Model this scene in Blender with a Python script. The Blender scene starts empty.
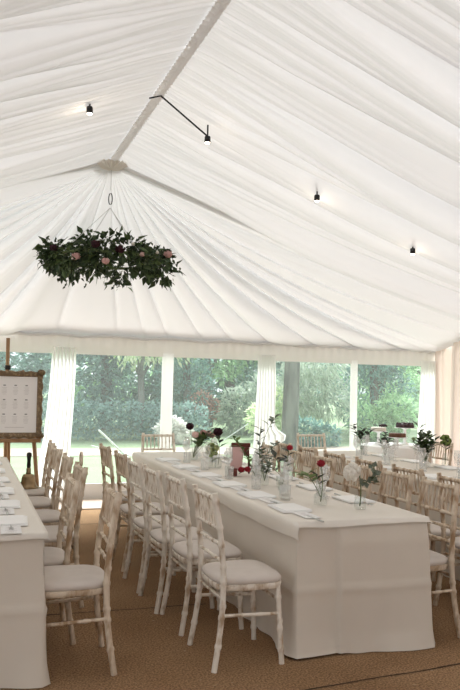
import bpy, math, random
from mathutils import Vector, Matrix, Euler
from mathutils import noise as mnoise
random.seed(7)
S = bpy.context.scene
C = S.collection
PI = math.pi

# ------------------------------------------------------------------ helpers
class MB:
    def __init__(s): s.v = []; s.f = []; s.fl = []
    def add(s, vs, fs, smooth=True):
        o = len(s.v); s.v += [tuple(p) for p in vs]
        for f in fs: s.f.append(tuple(i + o for i in f)); s.fl.append(smooth)
        return s
    def box(s, c, d, rot=None, bev=0.0):
        x, y, z = d[0] / 2, d[1] / 2, d[2] / 2
        if bev > 0:
            b = min(bev, x * .9, y * .9, z * .9)
            vs = []; fs = []
            # chamfered box: 24 verts
            idx = {}
            for sx in (-1, 1):
                for sy in (-1, 1):
                    for sz in (-1, 1):
                        for a in range(3):
                            p = [sx * (x - b), sy * (y - b), sz * (z - b)]
                            p[a] = (sx * x, sy * y, sz * z)[a]
                            idx[(sx, sy, sz, a)] = len(vs); vs.append(p)
            I = idx
            for a in range(3):
                b1, c1 = (a + 1) % 3, (a + 2) % 3
                for sg in (-1, 1):
                    q = []
                    for (u, w) in ((-1, -1), (1, -1), (1, 1), (-1, 1)):
                        k = [0, 0, 0]; k[a] = sg; k[b1] = u; k[c1] = w
                        q.append(I[(k[0], k[1], k[2], a)])
                    fs.append(q if sg > 0 else q[::-1])
            for a in range(3):       # edges along axis a
                b1, c1 = (a + 1) % 3, (a + 2) % 3
                for u in (-1, 1):
                    for w in (-1, 1):
                        q = []
                        for (sg, ax) in ((-1, b1), (1, b1), (1, c1), (-1, c1)):
                            k = [0, 0, 0]; k[a] = sg; k[b1] = u; k[c1] = w
                            q.append(I[(k[0], k[1], k[2], ax)])
                        fs.append(q if u * w > 0 else q[::-1])
            for sx in (-1, 1):
                for sy in (-1, 1):
                    for sz in (-1, 1):
                        q = [I[(sx, sy, sz, a)] for a in range(3)]
                        fs.append(q if sx * sy * sz > 0 else q[::-1])
        else:
            vs = [[sx * x, sy * y, sz * z] for sz in (-1, 1) for sy in (-1, 1) for sx in (-1, 1)]
            fs = [(0, 2, 3, 1), (4, 5, 7, 6), (0, 1, 5, 4), (2, 6, 7, 3), (0, 4, 6, 2), (1, 3, 7, 5)]
        c = Vector(c)
        out = [(rot @ Vector(p) if rot else Vector(p)) + c for p in vs]
        return s.add(out, fs, False)
    def tube(s, pts, r, n=8, cap=True):
        pts = [Vector(p) for p in pts]; m = len(pts)
        rs = r if isinstance(r, (list, tuple)) else [r] * m
        vs = []; up = None
        for i, p in enumerate(pts):
            t = (pts[min(i + 1, m - 1)] - pts[max(i - 1, 0)]).normalized()
            if up is None:
                up = Vector((0, 0, 1)) if abs(t.z) < .9 else Vector((1, 0, 0))
            a = t.cross(up).normalized(); b = t.cross(a).normalized(); up = -b if False else up
            for k in range(n):
                an = 2 * PI * k / n
                vs.append(p + a * (rs[i] * math.cos(an)) + b * (rs[i] * math.sin(an)))
        fs = []
        for i in range(m - 1):
            for k in range(n):
                k2 = (k + 1) % n
                fs.append((i * n + k, i * n + k2, (i + 1) * n + k2, (i + 1) * n + k))
        s.add(vs, fs)
        if cap:
            s.add(vs[:n], [tuple(range(n))[::-1]], False); s.add(vs[-n:], [tuple(range(n))], False)
        return s
    def lathe(s, prof, c=(0, 0, 0), n=16, M=None):
        c = Vector(c); vs = []; fs = []; m = len(prof)
        for (r, z) in prof:
            for k in range(n):
                p = Vector((r * math.cos(2 * PI * k / n), r * math.sin(2 * PI * k / n), z))
                vs.append((M @ p if M else p) + c)
        for i in range(m - 1):
            for k in range(n):
                k2 = (k + 1) % n
                fs.append((i * n + k, i * n + k2, (i + 1) * n + k2, (i + 1) * n + k))
        return s.add(vs, fs)
    def ball(s, c, r, n=10, m=7):
        rx, ry, rz = (r, r, r) if not isinstance(r, (tuple, list)) else r
        c = Vector(c); vs = [c + Vector((0, 0, -rz))]; fs = []
        for i in range(1, m):
            a = -PI / 2 + PI * i / m
            for k in range(n):
                b = 2 * PI * k / n
                vs.append(c + Vector((rx * math.cos(a) * math.cos(b), ry * math.cos(a) * math.sin(b), rz * math.sin(a))))
        vs.append(c + Vector((0, 0, rz)))
        for k in range(n):
            fs.append((0, 1 + (k + 1) % n, 1 + k))
            fs.append((len(vs) - 1, 1 + (m - 2) * n + k, 1 + (m - 2) * n + (k + 1) % n))
        for i in range(m - 2):
            for k in range(n):
                k2 = (k + 1) % n
                fs.append((1 + i * n + k, 1 + i * n + k2, 1 + (i + 1) * n + k2, 1 + (i + 1) * n + k))
        return s.add(vs, fs)
    def grid(s, fn, nu, nv, flip=False):
        vs = [fn(i / nu, j / nv) for i in range(nu + 1) for j in range(nv + 1)]
        fs = []
        for i in range(nu):
            for j in range(nv):
                a = i * (nv + 1) + j
                q = (a, a + nv + 1, a + nv + 2, a + 1)
                fs.append(q[::-1] if flip else q)
        return s.add(vs, fs)
    def leaf(s, p, d, nrm, L, W, curl=.15):
        p = Vector(p); d = Vector(d).normalized(); side = d.cross(Vector(nrm))
        if side.length < 1e-3: side = d.cross(Vector((.3, .5, .8)))
        side.normalize(); up = side.cross(d).normalized()
        a = p; e = p + d * L - up * (curl * L)
        m1 = p + d * (L * .42) + up * (curl * L * .3)
        return s.add([a, m1 + side * (W / 2), e, m1 - side * (W / 2), m1 - up * (W * .12)],
                     [(0, 4, 1), (1, 4, 2), (2, 4, 3), (3, 4, 0)], False)
    def bloom(s, c, r, rnd, squash=.8):
        c = Vector(c)
        s.ball(c, (r * .68, r * .68, r * .68 * max(squash, .8)), 9, 7)
        for (k, el, rr) in ((3, 1.25, .80), (5, .8, .92), (7, .3, 1.0), (7, -.25, .98), (6, -.7, .85)):
            for i in range(k):
                a = 2 * PI * (i + rnd.random() * .6) / k; e = el + rnd.uniform(-.12, .12)
                d = Vector((math.cos(a) * math.cos(e), math.sin(a) * math.cos(e), math.sin(e) * max(squash, .85)))
                t = Vector((-math.sin(a), math.cos(a), 0)); u = d.cross(t); w = r * rnd.uniform(.36, .48)
                m = c + d * (r * rr * .8); tip = d * (r * .22)
                s.add([m - u * w, m + t * w * .8 - u * w * .2, m + t * w * .6 + u * w * .8 + tip, m + u * w + tip * 1.2, m - t * w * .6 + u * w * .8 + tip, m - t * w * .8 - u * w * .2],
                      [(0, 1, 2, 3, 4, 5)], True)
        return s
    def build(s, name, mat, parent=None, loc=None, rot=None):
        me = bpy.data.meshes.new(name); me.from_pydata(s.v, [], s.f)
        me.polygons.foreach_set('use_smooth', s.fl); me.update()
        if mat: me.materials.append(mat)
        o = bpy.data.objects.new(name, me); C.objects.link(o)
        if parent: o.parent = parent
        if loc: o.location = loc
        if rot: o.rotation_euler = rot
        return o

def tag(o, label, cat, group=None, kind=None):
    o['label'] = label; o['category'] = cat
    if group: o['group'] = group
    if kind: o['kind'] = kind
    return o
def struct(o): o['kind'] = 'structure'; return o
def empty(name, label, cat, loc=(0, 0, 0), rz=0, group=None):
    o = bpy.data.objects.new(name, None); C.objects.link(o); o.empty_display_size = .1
    o.location = loc; o.rotation_euler = (0, 0, rz)
    return tag(o, label, cat, group)
def copy_tree(o, parent=None):
    c = o.copy(); C.objects.link(c)
    if parent: c.parent = parent
    for ch in list(o.children): copy_tree(ch, c)
    return c
ORD = ['nearest', 'second', 'third', 'fourth', 'fifth', 'sixth', 'seventh', 'eighth']

# ------------------------------------------------------------------ materials
def principled(name, col, rough=.6, noise=None, spec=.3, metal=0, bump=None):
    """noise=(other colour, scale, stretch xyz, lo, hi); bump=(scale, strength, stretch)"""
    m = bpy.data.materials.new(name); m.use_nodes = True
    nt = m.node_tree; b = nt.nodes['Principled BSDF']
    b.inputs['Base Color'].default_value = (*col, 1); b.inputs['Roughness'].default_value = rough
    b.inputs['Specular IOR Level'].default_value = spec; b.inputs['Metallic'].default_value = metal
    if noise or bump: tc = nt.nodes.new('ShaderNodeTexCoord')
    def nz(scale, st):
        mp = nt.nodes.new('ShaderNodeMapping'); mp.inputs['Scale'].default_value = st
        nt.links.new(tc.outputs['Object'], mp.inputs['Vector'])
        n = nt.nodes.new('ShaderNodeTexNoise'); n.inputs['Scale'].default_value = scale; n.inputs['Detail'].default_value = 5
        nt.links.new(mp.outputs[0], n.inputs['Vector']); return n
    if noise:
        c2, sc, st, lo, hi = noise
        n = nz(sc, st); r = nt.nodes.new('ShaderNodeMapRange')
        r.inputs['From Min'].default_value = lo; r.inputs['From Max'].default_value = hi
        nt.links.new(n.outputs['Fac'], r.inputs['Value'])
        mx = nt.nodes.new('ShaderNodeMix'); mx.data_type = 'RGBA'
        mx.inputs['A'].default_value = (*col, 1); mx.inputs['B'].default_value = (*c2, 1)
        nt.links.new(r.outputs[0], mx.inputs['Factor']); nt.links.new(mx.outputs['Result'], b.inputs['Base Color'])
    if bump:
        n = nz(bump[0], bump[2]); bp = nt.nodes.new('ShaderNodeBump'); bp.inputs['Strength'].default_value = bump[1]
        bp.inputs['Distance'].default_value = .01
        nt.links.new(n.outputs['Fac'], bp.inputs['Height']); nt.links.new(bp.outputs[0], b.inputs['Normal'])
    return m

def cloth_translucent(name, col, tcol, t, transp=0.0):
    m = bpy.data.materials.new(name); m.use_nodes = True; nt = m.node_tree; nt.nodes.clear()
    out = nt.nodes.new('ShaderNodeOutputMaterial')
    d = nt.nodes.new('ShaderNodeBsdfDiffuse'); d.inputs['Color'].default_value = (*col, 1)
    tr = nt.nodes.new('ShaderNodeBsdfTranslucent'); tr.inputs['Color'].default_value = (*tcol, 1)
    mx = nt.nodes.new('ShaderNodeMixShader'); mx.inputs[0].default_value = t
    nt.links.new(d.outputs[0], mx.inputs[1]); nt.links.new(tr.outputs[0], mx.inputs[2])
    last = mx
    if transp:
        tp = nt.nodes.new('ShaderNodeBsdfTransparent'); m2 = nt.nodes.new('ShaderNodeMixShader'); m2.inputs[0].default_value = transp
        nt.links.new(mx.outputs[0], m2.inputs[1]); nt.links.new(tp.outputs[0], m2.inputs[2]); last = m2
    nt.links.new(last.outputs[0], out.inputs[0]); return m

def clear(name, tint, gloss, haze, hazecol=(.9, .95, .95), rough=.03, rim=.3):
    m = bpy.data.materials.new(name); m.use_nodes = True; nt = m.node_tree; nt.nodes.clear()
    out = nt.nodes.new('ShaderNodeOutputMaterial')
    tp = nt.nodes.new('ShaderNodeBsdfTransparent'); tp.inputs[0].default_value = (*tint, 1)
    gl = nt.nodes.new('ShaderNodeBsdfGlossy'); gl.inputs['Roughness'].default_value = rough
    lw = nt.nodes.new('ShaderNodeLayerWeight'); lw.inputs['Blend'].default_value = .35
    mr = nt.nodes.new('ShaderNodeMapRange'); mr.inputs['To Min'].default_value = gloss; mr.inputs['To Max'].default_value = gloss + rim
    nt.links.new(lw.outputs['Facing'], mr.inputs['Value'])
    mx = nt.nodes.new('ShaderNodeMixShader'); nt.links.new(mr.outputs[0], mx.inputs[0])
    nt.links.new(tp.outputs[0], mx.inputs[1]); nt.links.new(gl.outputs[0], mx.inputs[2])
    di = nt.nodes.new('ShaderNodeBsdfDiffuse'); di.inputs[0].default_value = (*hazecol, 1)
    tl = nt.nodes.new('ShaderNodeBsdfTranslucent'); tl.inputs[0].default_value = (*hazecol, 1)
    a = nt.nodes.new('ShaderNodeMixShader'); a.inputs[0].default_value = .6
    nt.links.new(di.outputs[0], a.inputs[1]); nt.links.new(tl.outputs[0], a.inputs[2])
    m2 = nt.nodes.new('ShaderNodeMixShader'); m2.inputs[0].default_value = haze
    nt.links.new(mx.outputs[0], m2.inputs[1]); nt.links.new(a.outputs[0], m2.inputs[2])
    nt.links.new(m2.outputs[0], out.inputs[0]); return m

def leafmat(name, c1, c2, scale=3):
    return principled(name, c1, .55, (c2, scale, (1, 1, 1), .35, .65), .25)

LINING = cloth_translucent('lining', (.76, .765, .77), (.88, .88, .88), .115)
WALLC = cloth_translucent('wall_lining', (.88, .865, .845), (.92, .895, .865), .25)
THIN = cloth_translucent('thin_side_lining', (.85, .84, .83), (.95, .94, .93), .8)
PEACH = cloth_translucent('side_drape', (.82, .72, .655), (.92, .76, .66), .17)
SHEER = cloth_translucent('sheer_curtain', (.95, .945, .94), (.97, .965, .955), .55, .0)
CAP = cloth_translucent('apex_cloth', (.78, .74, .68), (.75, .7, .64), .25)
BAND = cloth_translucent('ridge_tape', (.88, .875, .87), (.88, .87, .86), .22)
VINYL = clear('window_vinyl', (.90, .97, .98), .03, .085, (.90, .96, .97))
SKIRT = principled('skirt_vinyl', (.82, .80, .78), .5)
GLASS = clear('table_glass', (.985, .988, .988), .07, .05, (1, 1, 1), .03, .42)
BOTTLE = clear('bottle_glass', (.95, .96, .955), .02, .004, (.95, .97, .97), .03, .20)
LINEN = principled('cream_linen', (.71, .65, .575), .9, ((.68, .62, .545), 3, (1, 1, 1), .3, .7), .1, 0, (260, .10, (1, 1, 1)))
LINEN2 = principled('top_linen', (.80, .755, .69), .9, ((.77, .725, .66), 3, (1, 1, 1), .3, .7), .1, 0, (260, .10, (1, 1, 1)))
NAPKIN = principled('white_napkin', (.90, .895, .885), .9, None, .1)
CARD = principled('pale_card', (.84, .83, .82), .8, None, .1)
INK = principled('grey_ink', (.25, .24, .24), .8, None, .1)
INK2 = principled('pale_ink', (.56, .53, .52), .8, None, .1)
LIME = principled('limewash', (.80, .74, .655), .62, ((.46, .34, .235), 22, (1, 1, .4), .50, .68), .25, 0, (60, .12, (1, 1, .3)))
WORN = principled('worn_limewash', (.71, .605, .485), .62, ((.37, .245, .145), 22, (1, 1, .4), .42, .64), .25, 0, (60, .12, (1, 1, .3)))
PAD = principled('seat_fabric', (.68, .62, .575), .92, ((.64, .58, .535), 14, (1, 1, 1), .3, .7), .08, 0, (300, .12, (1, 1, 1)))
OAK = principled('easel_wood', (.40, .245, .13), .5, ((.27, .15, .075), 8, (1, 1, .2), .35, .7), .3)
GILT = principled('bronze_gilt', (.17, .11, .06), .45, ((.34, .24, .13), 40, (1, 1, 1), .45, .7), .5, .25, (70, .8, (1, 1, 1)))
BRASS = principled('old_brass', (.42, .30, .17), .4, ((.30, .21, .12), 20, (1, 1, 1), .4, .7), .5, .7)
BLACK = principled('black_metal', (.015, .015, .017), .45)
EBONY = principled('black_handle', (.02, .018, .016), .35)
STEEL = principled('steel', (.55, .55, .54), .3, None, .5, .9)
LEAFD = leafmat('dark_leaf', (.018, .035, .014), (.05, .075, .028), 12)
LEAFG = leafmat('fresh_leaf', (.10, .17, .05), (.18, .25, .09), 20)
LEAFS = leafmat('grey_leaf', (.12, .15, .11), (.20, .23, .18), 25)
LEAFK = leafmat('black_green_leaf', (.022, .03, .02), (.05, .06, .04), 25)
STEM = principled('green_stem', (.13, .17, .07), .6)
PINK = principled('pink_petal', (.60, .36, .34), .8)
BLUSH = principled('blush_petal', (.72, .50, .46), .8)
RED = principled('red_petal', (.34, .022, .035), .8)
WINE = principled('burgundy_petal', (.030, .006, .012), .8)
WHITEP = principled('white_petal', (.74, .70, .63), .8)
GREENP = principled('green_petal', (.33, .38, .18), .8)
REDWOOD = principled('red_wood', (.14, .035, .025), .5, ((.09, .025, .018), 15, (1, 1, 1), .4, .7))
PINKCARD = principled('pink_card', (.70, .46, .44), .8)
CHOC = principled('chocolate_cake', (.11, .05, .03), .7, ((.20, .10, .06), 30, (1, 1, 1), .4, .7))
DARKC = principled('dark_cake', (.045, .022, .026), .6, ((.12, .06, .07), 40, (1, 1, 1), .5, .7))
ICING = principled('ivory_icing', (.82, .78, .70), .6)
CHINA = principled('white_china', (.85, .85, .84), .25)
WAX = principled('wax', (.86, .82, .74), .5)
BARK = principled('bark', (.21, .215, .19), .9, ((.09, .095, .085), 5, (1, 1, .25), .40, .62), .1)
ROPE = principled('white_rope', (.82, .84, .84), .7)

def glow(name, col, st):
    m = bpy.data.materials.new(name); m.use_nodes = True; nt = m.node_tree
    b = nt.nodes['Principled BSDF']; b.inputs['Emission Color'].default_value = (*col, 1); b.inputs['Emission Strength'].default_value = st
    return m
LAMP = glow('lamp_lens', (1, .82, .6), 6)

def floor_material():
    m = bpy.data.materials.new('coir_matting'); m.use_nodes = True; nt = m.node_tree; b = nt.nodes['Principled BSDF']
    L = nt.links.new
    tc = nt.nodes.new('ShaderNodeTexCoord')
    def N(scale, st=(1, 1, 1), det=4):
        mp = nt.nodes.new('ShaderNodeMapping'); mp.inputs['Scale'].default_value = st; L(tc.outputs['Object'], mp.inputs[0])
        n = nt.nodes.new('ShaderNodeTexNoise'); n.inputs['Scale'].default_value = scale; n.inputs['Detail'].default_value = det
        L(mp.outputs[0], n.inputs['Vector']); return n
    a = N(1.6); r = nt.nodes.new('ShaderNodeMapRange'); r.inputs['From Min'].default_value = .3; r.inputs['From Max'].default_value = .7
    L(a.outputs['Fac'], r.inputs['Value'])
    mx = nt.nodes.new('ShaderNodeMix'); mx.data_type = 'RGBA'
    mx.inputs['A'].default_value = (.27, .160, .085, 1); mx.inputs['B'].default_value = (.36, .225, .125, 1); L(r.outputs[0], mx.inputs['Factor'])
    f = N(95, (1, 1, 1), 3); r2 = nt.nodes.new('ShaderNodeMapRange'); r2.inputs['From Min'].default_value = .34; r2.inputs['From Max'].default_value = .66
    r2.inputs['To Min'].default_value = .50; r2.inputs['To Max'].default_value = 1.35; L(f.outputs['Fac'], r2.inputs['Value'])
    mu = nt.nodes.new('ShaderNodeMix'); mu.data_type = 'RGBA'; mu.blend_type = 'MULTIPLY'; mu.inputs['Factor'].default_value = 1
    L(mx.outputs['Result'], mu.inputs['A']); L(r2.outputs[0], mu.inputs['B'])
    # sparse pale litter on the matting
    g = N(22, (1, 1, 1), 2); r3 = nt.nodes.new('ShaderNodeMapRange'); r3.inputs['From Min'].default_value = .70; r3.inputs['From Max'].default_value = .74
    L(g.outputs['Fac'], r3.inputs['Value'])
    m3 = nt.nodes.new('ShaderNodeMix'); m3.data_type = 'RGBA'; m3.inputs['B'].default_value = (.40, .28, .17, 1)
    L(mu.outputs['Result'], m3.inputs['A']); L(r3.outputs[0], m3.inputs['Factor'])
    L(m3.outputs['Result'], b.inputs['Base Color'])
    bp = nt.nodes.new('ShaderNodeBump'); bp.inputs['Strength'].default_value = .6; bp.inputs['Distance'].default_value = .01
    L(f.outputs['Fac'], bp.inputs['Height']); L(bp.outputs[0], b.inputs['Normal'])
    b.inputs['Roughness'].default_value = .95; b.inputs['Specular IOR Level'].default_value = .1
    return m
COIR = floor_material()
GRASS = principled('lawn_grass', (.20, .27, .15), .9, ((.25, .32, .20), 1.2, (1, 1, 1), .3, .7), .1, 0, (30, .5, (1, 1, 1)))
PATH = principled('gravel_path', (.42, .36, .31), .9, ((.36, .31, .26), 8, (1, 1, 1), .3, .7), .1)

# ------------------------------------------------------------------ camera
f_, yaw, pitch, roll, H = 749.39, .3398, .0532, .0234, 1.5128
fw = Vector((math.sin(yaw) * math.cos(pitch), math.cos(yaw) * math.cos(pitch), math.sin(pitch)))
rt = Vector((math.cos(yaw), -math.sin(yaw), 0)); up = rt.cross(fw)
r2 = math.cos(roll) * rt + math.sin(roll) * up; u2 = -math.sin(roll) * rt + math.cos(roll) * up
cam = bpy.data.cameras.new('camera'); co = bpy.data.objects.new('camera', cam); C.objects.link(co)
M = Matrix((r2, u2, -fw)).transposed().to_4x4(); M.translation = (0, 0, H); co.matrix_world = M
cam.sensor_fit = 'VERTICAL'; cam.sensor_height = 36; cam.lens = 36 * f_ / 690; cam.clip_start = .05; cam.clip_end = 300
S.camera = co

# ------------------------------------------------------------------ the setting
XR, ZR, YA = 1.46, 4.0, 8.26            # ridge and its far end
XL, XW = -3.83, 6.75                    # side walls
YE, YN = 9.74, -4.0                     # end wall, near end of what is built
ZE, ZP0, ZP1 = 2.42, 1.86, 2.07         # lining at the side eaves; pelmet bottom and top

def fold_list(a0, a1, lo, hi, seed):
    r = random.Random(seed); out = [a0]
    while out[-1] < a1: out.append(out[-1] + r.uniform(lo, hi) * (1.5 if r.random() < .2 else 1))
    amps = [r.uniform(.55, 1.25) for _ in out]; skew = [r.choice((.48, .55, .62, .75, 1.5)) for _ in out]
    return out, amps, skew
import bisect
def fold_depth(fl, a):
    e, amps, sk = fl
    i = max(0, min(len(e) - 2, bisect.bisect_right(e, a) - 1)); w = e[i + 1] - e[i]
    u = max(0, min(1, (a - e[i]) / w)); u = u ** sk[i]
    return w * amps[i] * (math.sin(PI * u) ** .6)
def slot(fl, a, wd):
    e = fl[0]; i = max(0, min(len(e) - 2, bisect.bisect_right(e, a) - 1)); q = min(a - e[i], e[i + 1] - a)
    k = i if a - e[i] < e[i + 1] - a else i + 1
    return (.35 + .65 * ((k * 7919) % 10) / 10) * math.exp(-(q / wd) ** 2)
def n1(x, y=0, s=0): return mnoise.noise(Vector((x, y, s * 7.31 + .37)))

def edge0(y): return max(0, min(1, (YA - .1 - y) / .5))
def slope_fn(side, seed):
    big = fold_list(YN - 1, YA + 1, .22, .58, seed); mid = fold_list(YN - 1, YA + 1, .07, .20, seed + 5)
    fine = fold_list(YN - 1, YA + 1, .025, .045, seed + 9)
    xe = XW if side > 0 else XL
    def fn(u, v):
        y = YN + (YA + .07 - YN) * u; s = v ** 1.15
        x = XR + (xe - XR) * s
        z = ZR + (ZE - ZR) * s
        yy = y + .10 * n1(s * 1.7, y * .35, seed) * s + .03 * n1(s * 5, y * 1.1, seed + 2) * s
        g = min(1, s / .5); g = g * g * (3 - 2 * g)
        d = .62 * g * fold_depth(big, yy) + (.30 * min(1, s / .12) * (1 - .78 * g)) * fold_depth(mid, yy) + .45 * math.exp(-s / .10) * fold_depth(fine, y)
        sag = .07 * math.sin(PI * min(1, s)) * (1 + .5 * n1(y * .8, s, seed + 3))
        edge = max(0, min(1, (YA + .07 - y) / .25))
        d -= .085 * min(1, s / .25) * slot(big, yy, .016 + .012 * s) * edge0(y) * (1 - .5 * s)
        y -= .18 * d * g * edge0(y)
        return (x, y, z - d * .9 * (.25 + .75 * edge) - sag * (.25 + .75 * edge) - .012 * (1 - edge))
    return fn
LEFT, RIGHT = slope_fn(-1, 3), slope_fn(1, 11)
mb = MB(); mb.grid(LEFT, 1300, 44, True); struct(mb.build('ceiling_left', LINING))
mb = MB(); mb.grid(RIGHT, 1300, 56); struct(mb.build('ceiling_right', LINING))

# the fan of lining behind the last rafter: from the ridge end out to side and end eaves
path = [(XL, YA, ZE), (XL, YE - .05, ZP1 + .05), (XW, YE - .05, ZP1), (XW, YA, ZE)]
seg = [(Vector(path[i + 1]) - Vector(path[i])).length for i in range(3)]; TOT = sum(seg)
def on_path(t):
    d = t * TOT
    for i in range(3):
        if d <= seg[i] or i == 2: return Vector(path[i]).lerp(Vector(path[i + 1]), min(1, d / seg[i]))
        d -= seg[i]
fbig = fold_list(-.1, 1.1, .020, .060, 21); fmid = fold_list(-.1, 1.1, .006, .014, 22)
TC = (seg[0] + (0.55 - XL)) / TOT       # where the left panel laps over the end panel
def fan(u, v):
    s = .004 + .996 * v; e = on_path(u); A = Vector((XR, YA, ZR - .04))
    p = A.lerp(e, s)
    uu = u + .006 * n1(u * 6, s * 1.5, 31) * s
    R = (e - A).length
    k = (u - TC) / .02
    lap = .10 * s * (1 / (1 + math.exp(k * 6))) * math.exp(-max(0, -k) / 5)
    quiet = 1 - .78 * math.exp(-((u - (TC + .085)) / .075) ** 2)   # the end panel hangs nearly flat in the middle
    d = TOT * (.50 * fold_depth(fbig, uu) * min(1, s / .35) * (1 - .95 * s ** 4) + .24 * fold_depth(fmid, uu) * max(0, 1 - 1.5 * s)) * s * quiet
    eb = min(1, min(u, 1 - u) / .05); d *= eb
    d -= .075 * eb * min(1, s / .3) * (1 - s ** 5) * slot(fbig, uu, .0022 + .001 / max(s, .15) * .5) * (.4 + .6 * quiet)
    sag = (.06 + .20 * eb + .07 * eb * n1(u * 8, 0, 33)) * math.sin(PI * s ** .85) * (.35 + .65 * min(1, abs(u - .5) * 3.2))
    if eb < 1: sag = sag * eb + (1 - eb) * .03 * math.sin(PI * s)
    hem = .012 * abs(math.sin(u * TOT * 3.3)) * max(0, s - .9) * 10
    out = Vector((0, -1, -.55)).normalized()
    return p + out * (d * .8 + lap) + Vector((0, 0, -sag - hem))
mb = MB(); mb.grid(fan, 900, 44, True); struct(mb.build('ceiling_back', LINING))
# ridge tape with its ruched edge, and the seam cords of the last rafter
def tape(u, v):
    y = YN + (YA - YN) * u; a = (v - .5) * 2
    return (XR + a * .046 + .006 * math.sin(y * 95 + a) * abs(a), y, ZR - .035 - .03 * (1 - abs(a)) + .010 * math.sin(y * 95) - .02 * abs(a) ** 3)
mb = MB(); mb.grid(tape, 1200, 6, True); struct(mb.build('trim_1', BAND))
for i, xe in enumerate((XL, XW)):
    pts = []
    for k in range(25):
        s = k / 24; pts.append((XR + (xe - XR) * s, YA - .02, ZR - .03 + (ZE - ZR) * s - .025 * math.sin(PI * s)))
    struct(MB().tube(pts, [.022] * 25, 8).build('trim_%d' % (i + 2), BAND))
# gathered rosette under the ridge end
def ros(u, v):
    a = 2 * PI * u; r = .19 * v
    return (XR + r * math.cos(a), YA - .02 + r * math.sin(a), ZR - .12 + .06 * v * v + .010 * math.sin(a * 22) * v)
mb = MB(); mb.grid(ros, 132, 6); tag(mb.build('rosette', CAP), 'gathered cloth rosette covering the far end of the ridge', 'rosette')

# floor
mb = MB()
mb.add([(XL, YN, 0), (XW, YN, 0), (XW, YE + .1, 0), (XL, YE + .1, 0)], [(0, 1, 2, 3)], False); struct(mb.build('floor', COIR))
def seam(pts, nm):
    mb = MB(); L = []
    for (a, b) in zip(pts, pts[1:]):
        n = 30
        for k in range(n): t = k / n; L.append((a[0] + (b[0] - a[0]) * t, a[1] + (b[1] - a[1]) * t))
    vs = []
    for (x, y) in L:
        w = .005 + .007 * abs(n1(x * 6, y * 6, 3)); dy = .016 * n1(x * 3, y * 3, 4)
        vs += [(x, y + dy - w, .002), (x, y + dy + w, .002)]
    mb.add(vs, [(2 * i, 2 * i + 2, 2 * i + 3, 2 * i + 1) for i in range(len(L) - 1)], False)
    o = struct(mb.build(nm, SEAM)); return o
struct(MB().box(((XL + XW) / 2, 9.36, .006), (XW - XL, .72, .012)).build('trim_9', principled('window_lit_strip', (.56, .44, .36), .45, ((.48, .37, .30), 4, (1, .2, 1), .3, .7))))  # pale strip: daylight on the floor by the windows, put into colour
SEAM = principled('mat_joint', (.055, .032, .018), .95)
seam([(-.4, 5.05), (1.7, 5.0)], 'trim_4'); seam([(1.2, 3.42), (3.4, 3.62)], 'trim_5'); seam([(-.4, 8.05), (1.7, 8.1)], 'trim_6')

# end wall: skirt, posts, clear windows, pelmet
def wall_grid(x0, x1, y, z0, z1, amp, per, seed, nz=12, flare=None):
    L = x1 - x0
    def fn(u, v):
        x = x0 + L * u; z = z0 + (z1 - z0) * v
        d = amp * (math.sin(2 * PI * x / per + 2.2 * n1(x * 1.3, z * .3, seed)) * .7 + .6 * n1(x * 2.3 / per * .35, z * .4, seed + 1))
        return (x, y + d, z)
    return fn
XP = [1.16 - 2 * 1.397, 1.16 - 1.397, 1.16, 2.555, 3.952, 5.35, 6.75]
mb = MB(); mb.box(((XL + XW) / 2, YE + .04, .10), (XW - XL, .03, .20)); struct(mb.build('wall_back', SKIRT))
mb = MB(); mb.box(((XL + XW) / 2, YE + .04, ZP1 + .09), (XW - XL, .03, .46)); struct(mb.build('wall_back_top', WALLC))
for i in range(len(XP) - 1):
    a, b = XP[i], XP[i + 1]
    mb = MB()
    def pane(u, v, a=a, b=b, i=i):
        return (a + (b - a) * u, YE + .035 + .012 * n1(u * 2.2, v * 2.5, i + 40), .19 + (ZP0 + .06 - .19) * v)
    mb.grid(pane, 14, 16); struct(mb.build('window_%d' % (i + 1), VINYL))
# pelmet across the window heads, scalloped along its upper seam
def pelm(u, v):
    x = XL + (XW - XL) * u
    z = ZP0 + (ZP1 + .03 - ZP0) * v + .012 * n1(x * 1.1, 0, 51) * (1 - v)
    y = YE - .06 + .014 * math.sin(x * 46 + 3 * n1(x, 0, 52)) * v + .010 * n1(x * 3, v, 53) - .03 * v
    return (x, y, z)
mb = MB(); mb.grid(pelm, 420, 8); struct(mb.build('trim_7', WALLC))
def roll_hem(x0, x1, yy):
    pts = []
    n = 150
    for k in range(n + 1):
        x = x0 + (x1 - x0) * k / n
        pts.append((x, yy + .01 * math.sin(x * 9), ZP1 + .012 + .022 * abs(math.sin(x * 4.2 + n1(x, 0, 9)))))
    return pts
struct(MB().tube(roll_hem(XL, XW, YE - .115), .022, 6).build('trim_8', LINING))
# wrapped posts
for k, (i, w) in enumerate(((3, .155), (5, .10), (1, .12))):
    def post(u, v, i=i, w=w):
        a = 2 * PI * u
        return (XP[i] + (w / 2 + .004 * math.sin(a * 9)) * math.cos(a), YE - .05 + .05 * math.sin(a), .0 + (ZP0 + .05) * v)
    mb = MB(); mb.grid(post, 54, 4); o = mb.build('post', SHEER)
    tag(o, ['white cloth wrapped post between the second and third clear windows', 'slim white cloth wrapped post in front of garden trees near the cakes', 'white cloth wrapped post beyond the seating chart'][k], 'post', 'cloth wrapped posts')
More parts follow.
